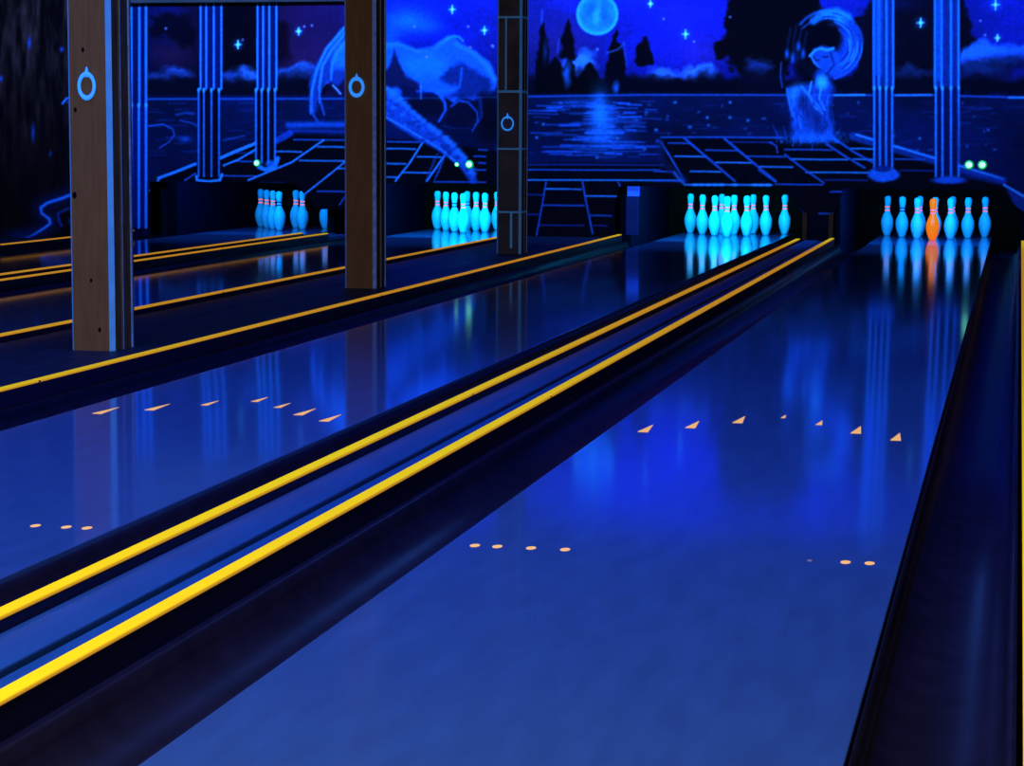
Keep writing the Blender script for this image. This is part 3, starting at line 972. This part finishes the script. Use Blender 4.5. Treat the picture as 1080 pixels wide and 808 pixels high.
# ------------------------------------------------------------------ pin pits
PIT_GLOW = [260, 680, 680, 520]
for k in range(4):
    c = LC[k]
    t = thing('pin_pit', 'dark pin pit at the far end of the ' + LANE_WORD[k], 'pin pit', (c, 0, 0), 'pin pits')
    for s in (-1, 1):
        link_mesh('kickback', nbox(min(s * .788, s * .848), max(s * .788, s * .848), YM + .35, 19.95, -.15, .95), M_KICK, t)
        link_mesh('kickback_end', nbox(min(s * .788, s * .848), max(s * .788, s * .848), YM + .07, YM + .345, -.13 if s * 0 else -.13, .95), M_KICKDARK, t)
    link_mesh('back_curtain', nbox(-.78, .78, 19.85, 19.95, -.15, .95), M_CURTAIN, t)
    link_mesh('pit_roof', nbox(-.848, .848, YM + .07, 19.95, .955, .985), M_PIT, t)
    # blacklight tube hidden behind the painted wall, above the pins
    area('pin_deck_lamp', (c, YM + .12, .80), (c, YP + .35, .15), 1.0, .06, PIT_GLOW[k] * .11, (0.0, 0.27 if k in (0, 3) else 0.42, 1.0))

t = thing('pit_edge_panel', 'small blue panel with a bright square top, left edge of the third lane pit', 'panel', (LC[2] - .735, YM + .05, 0))
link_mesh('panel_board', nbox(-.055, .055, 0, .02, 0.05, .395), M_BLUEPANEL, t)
link_mesh('bright_square', nbox(-.045, .062, -.004, .018, .398, .487), M_BLUEPLATE, t)  # emissive blue square; the board below it has no emission

t = thing('ball_return_hood', 'dark hood with brown posts at the far end of the twin bright rails', 'hood', (-.955, YM - .06, 0.03))
link_mesh('hood_post', nbox(-.135, -.095, 0, .05, 0, .24, bevel=.004), M_BROWN, t)
link_mesh('hood_post', nbox(.095, .135, 0, .05, 0, .24, bevel=.004), M_BROWN, t)
link_mesh('hood_back', nbox(-.094, .094, .02, .05, 0, .22), M_PIT, t)

# ------------------------------------------------------------------ pins
INCH = .0254
PROF = [(0, 0), (2.03, 0), (2.3, .12), (2.828, .75), (3.40, 1.5), (3.906, 2.25), (4.51, 3.375), (4.766, 4.5), (4.72, 5.2), (4.563, 5.875), (4.2, 6.6), (3.703, 7.25), (3.08, 7.95), (2.472, 8.625), (2.13, 9.05), (1.965, 9.375), (1.82, 9.8), (1.797, 10.1),
        (1.87, 10.875), (2.094, 11.75), (2.406, 12.625), (2.547, 13.5), (2.50, 13.95), (2.25, 14.4), (1.7, 14.78), (.9, 14.96), (0, 15.0)]


def pin_radius(zin):
    return float(np.interp(zin, [p[1] for p in PROF], [p[0] / 2 for p in PROF]))


def stripe_mesh(z0, z1):
    bm = bmesh.new()
    rows = [(pin_radius(z0) * INCH, z0 * INCH)]
    for q in (0, .5, 1):
        z = z0 + (z1 - z0) * q
        rows.append((pin_radius(z) * INCH + .0009, z * INCH))
    rows.append((pin_radius(z1) * INCH, z1 * INCH))
    return lathe(bm, rows, 28)


def make_pin(body_m, stripe_m):
    t = thing('bowling_pin', 'pin', 'bowling pin')
    link_mesh('pin_body', lathe(bmesh.new(), [(d / 2 * INCH, z * INCH) for d, z in PROF], 28), body_m, t, True)
    for z0, z1 in ((9.35, 9.85), (10.55, 11.05)):
        s = link_mesh('neck_stripe', stripe_mesh(z0, z1), stripe_m, t, True)
    return t


def dup(root):
    r = root.copy()
    COL.objects.link(r)
    for ch in root.children:
        c = ch.copy()
        COL.objects.link(c)
        c.parent = r
    return r


proto = {'white': make_pin(M_PIN, M_PINRED), 'dark': make_pin(M_PIN, M_PINDARK), 'orange': make_pin(M_PINORANGE, M_PINRED)}
fresh = {'white': True, 'dark': True, 'orange': True}
SPOT = {1: (0, 0), 2: (-1, 1), 3: (1, 1), 4: (-2, 2), 5: (0, 2), 6: (2, 2), 7: (-3, 3), 8: (-1, 3), 9: (1, 3), 10: (3, 3)}
SPOTW = {1: 'front of the rack', 2: 'second row, left', 3: 'second row, right', 4: 'third row, left', 5: 'third row, middle', 6: 'third row, right',
         7: 'back row, leftmost', 8: 'back row, second from left', 9: 'back row, third from left', 10: 'back row, rightmost'}
RACKW = ['far-left lane', 'lane second from left', 'third lane from left', 'rightmost lane']
RACK = [[7, 4, 2, 1, 5, 3, 6], list(range(1, 11)), list(range(1, 11)), list(range(1, 11))]
KIND = {(3, 1): 'orange', (3, 4): 'dark', (1, 2): 'dark', (0, 1): 'dark', (1, 8): 'dark'}
for k in range(4):
    for n in sorted(RACK[k]):
        kd = KIND.get((k, n), 'white')
        if fresh[kd]:
            o = proto[kd]
            fresh[kd] = False
        else:
            o = dup(proto[kd])
        a, r = SPOT[n]
        o.location = (LC[k] + a * .1524, YP + r * .264, 0.0)
        o.rotation_euler = (0, 0, random.uniform(0, 6.28))
        look = {'white': 'white bowling pin with red neck stripes, ', 'dark': 'white bowling pin with dark neck stripes, ', 'orange': 'single bright orange bowling pin, '}[kd]
        tag(o, look + SPOTW[n] + ', ' + RACKW[k], 'bowling pin', 'bowling pins standing on the ' + RACKW[k])

# ------------------------------------------------------------------ green indicator lamps on the painted wall
def wall_point(u, v):
    d = FW * F + RT * (u - 540) + UP * (404 - v)
    q = CAM + d * ((YM - CAM[1]) / d[1])
    return q[0], q[2]


for u, v, r, lab in [(1022, 174, .026, 'left green lamp of the pair above the orange pin lane'), (1036, 174, .026, 'right green lamp of the pair above the orange pin lane'),
                     (482, 173.5, .015, 'smaller green lamp on the painted dragon tail'), (495, 173.5, .026, 'larger green lamp at the tip of the painted dragon tail'),
                     (271, 172, .022, 'lone green lamp at the foot of a painted column, far left')]:
    x, z = wall_point(u, v)
    t = thing('indicator_lamp', lab, 'lamp', (x, YM, z), 'green indicator lamps')
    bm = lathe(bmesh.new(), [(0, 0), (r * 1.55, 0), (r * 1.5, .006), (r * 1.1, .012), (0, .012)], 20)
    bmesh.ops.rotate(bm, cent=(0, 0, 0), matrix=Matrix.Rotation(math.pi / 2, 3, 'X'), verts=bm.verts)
    link_mesh('halo_ring', bm, M_HALO, t)  # emissive ring that paints the green halo of the lens
    bm = lathe(bmesh.new(), [(0, .012), (r, .012), (r * .9, .020), (r * .5, .027), (0, .03)], 20)
    bmesh.ops.rotate(bm, cent=(0, 0, 0), matrix=Matrix.Rotation(math.pi / 2, 3, 'X'), verts=bm.verts)
    link_mesh('lens', bm, M_LED, t, True)
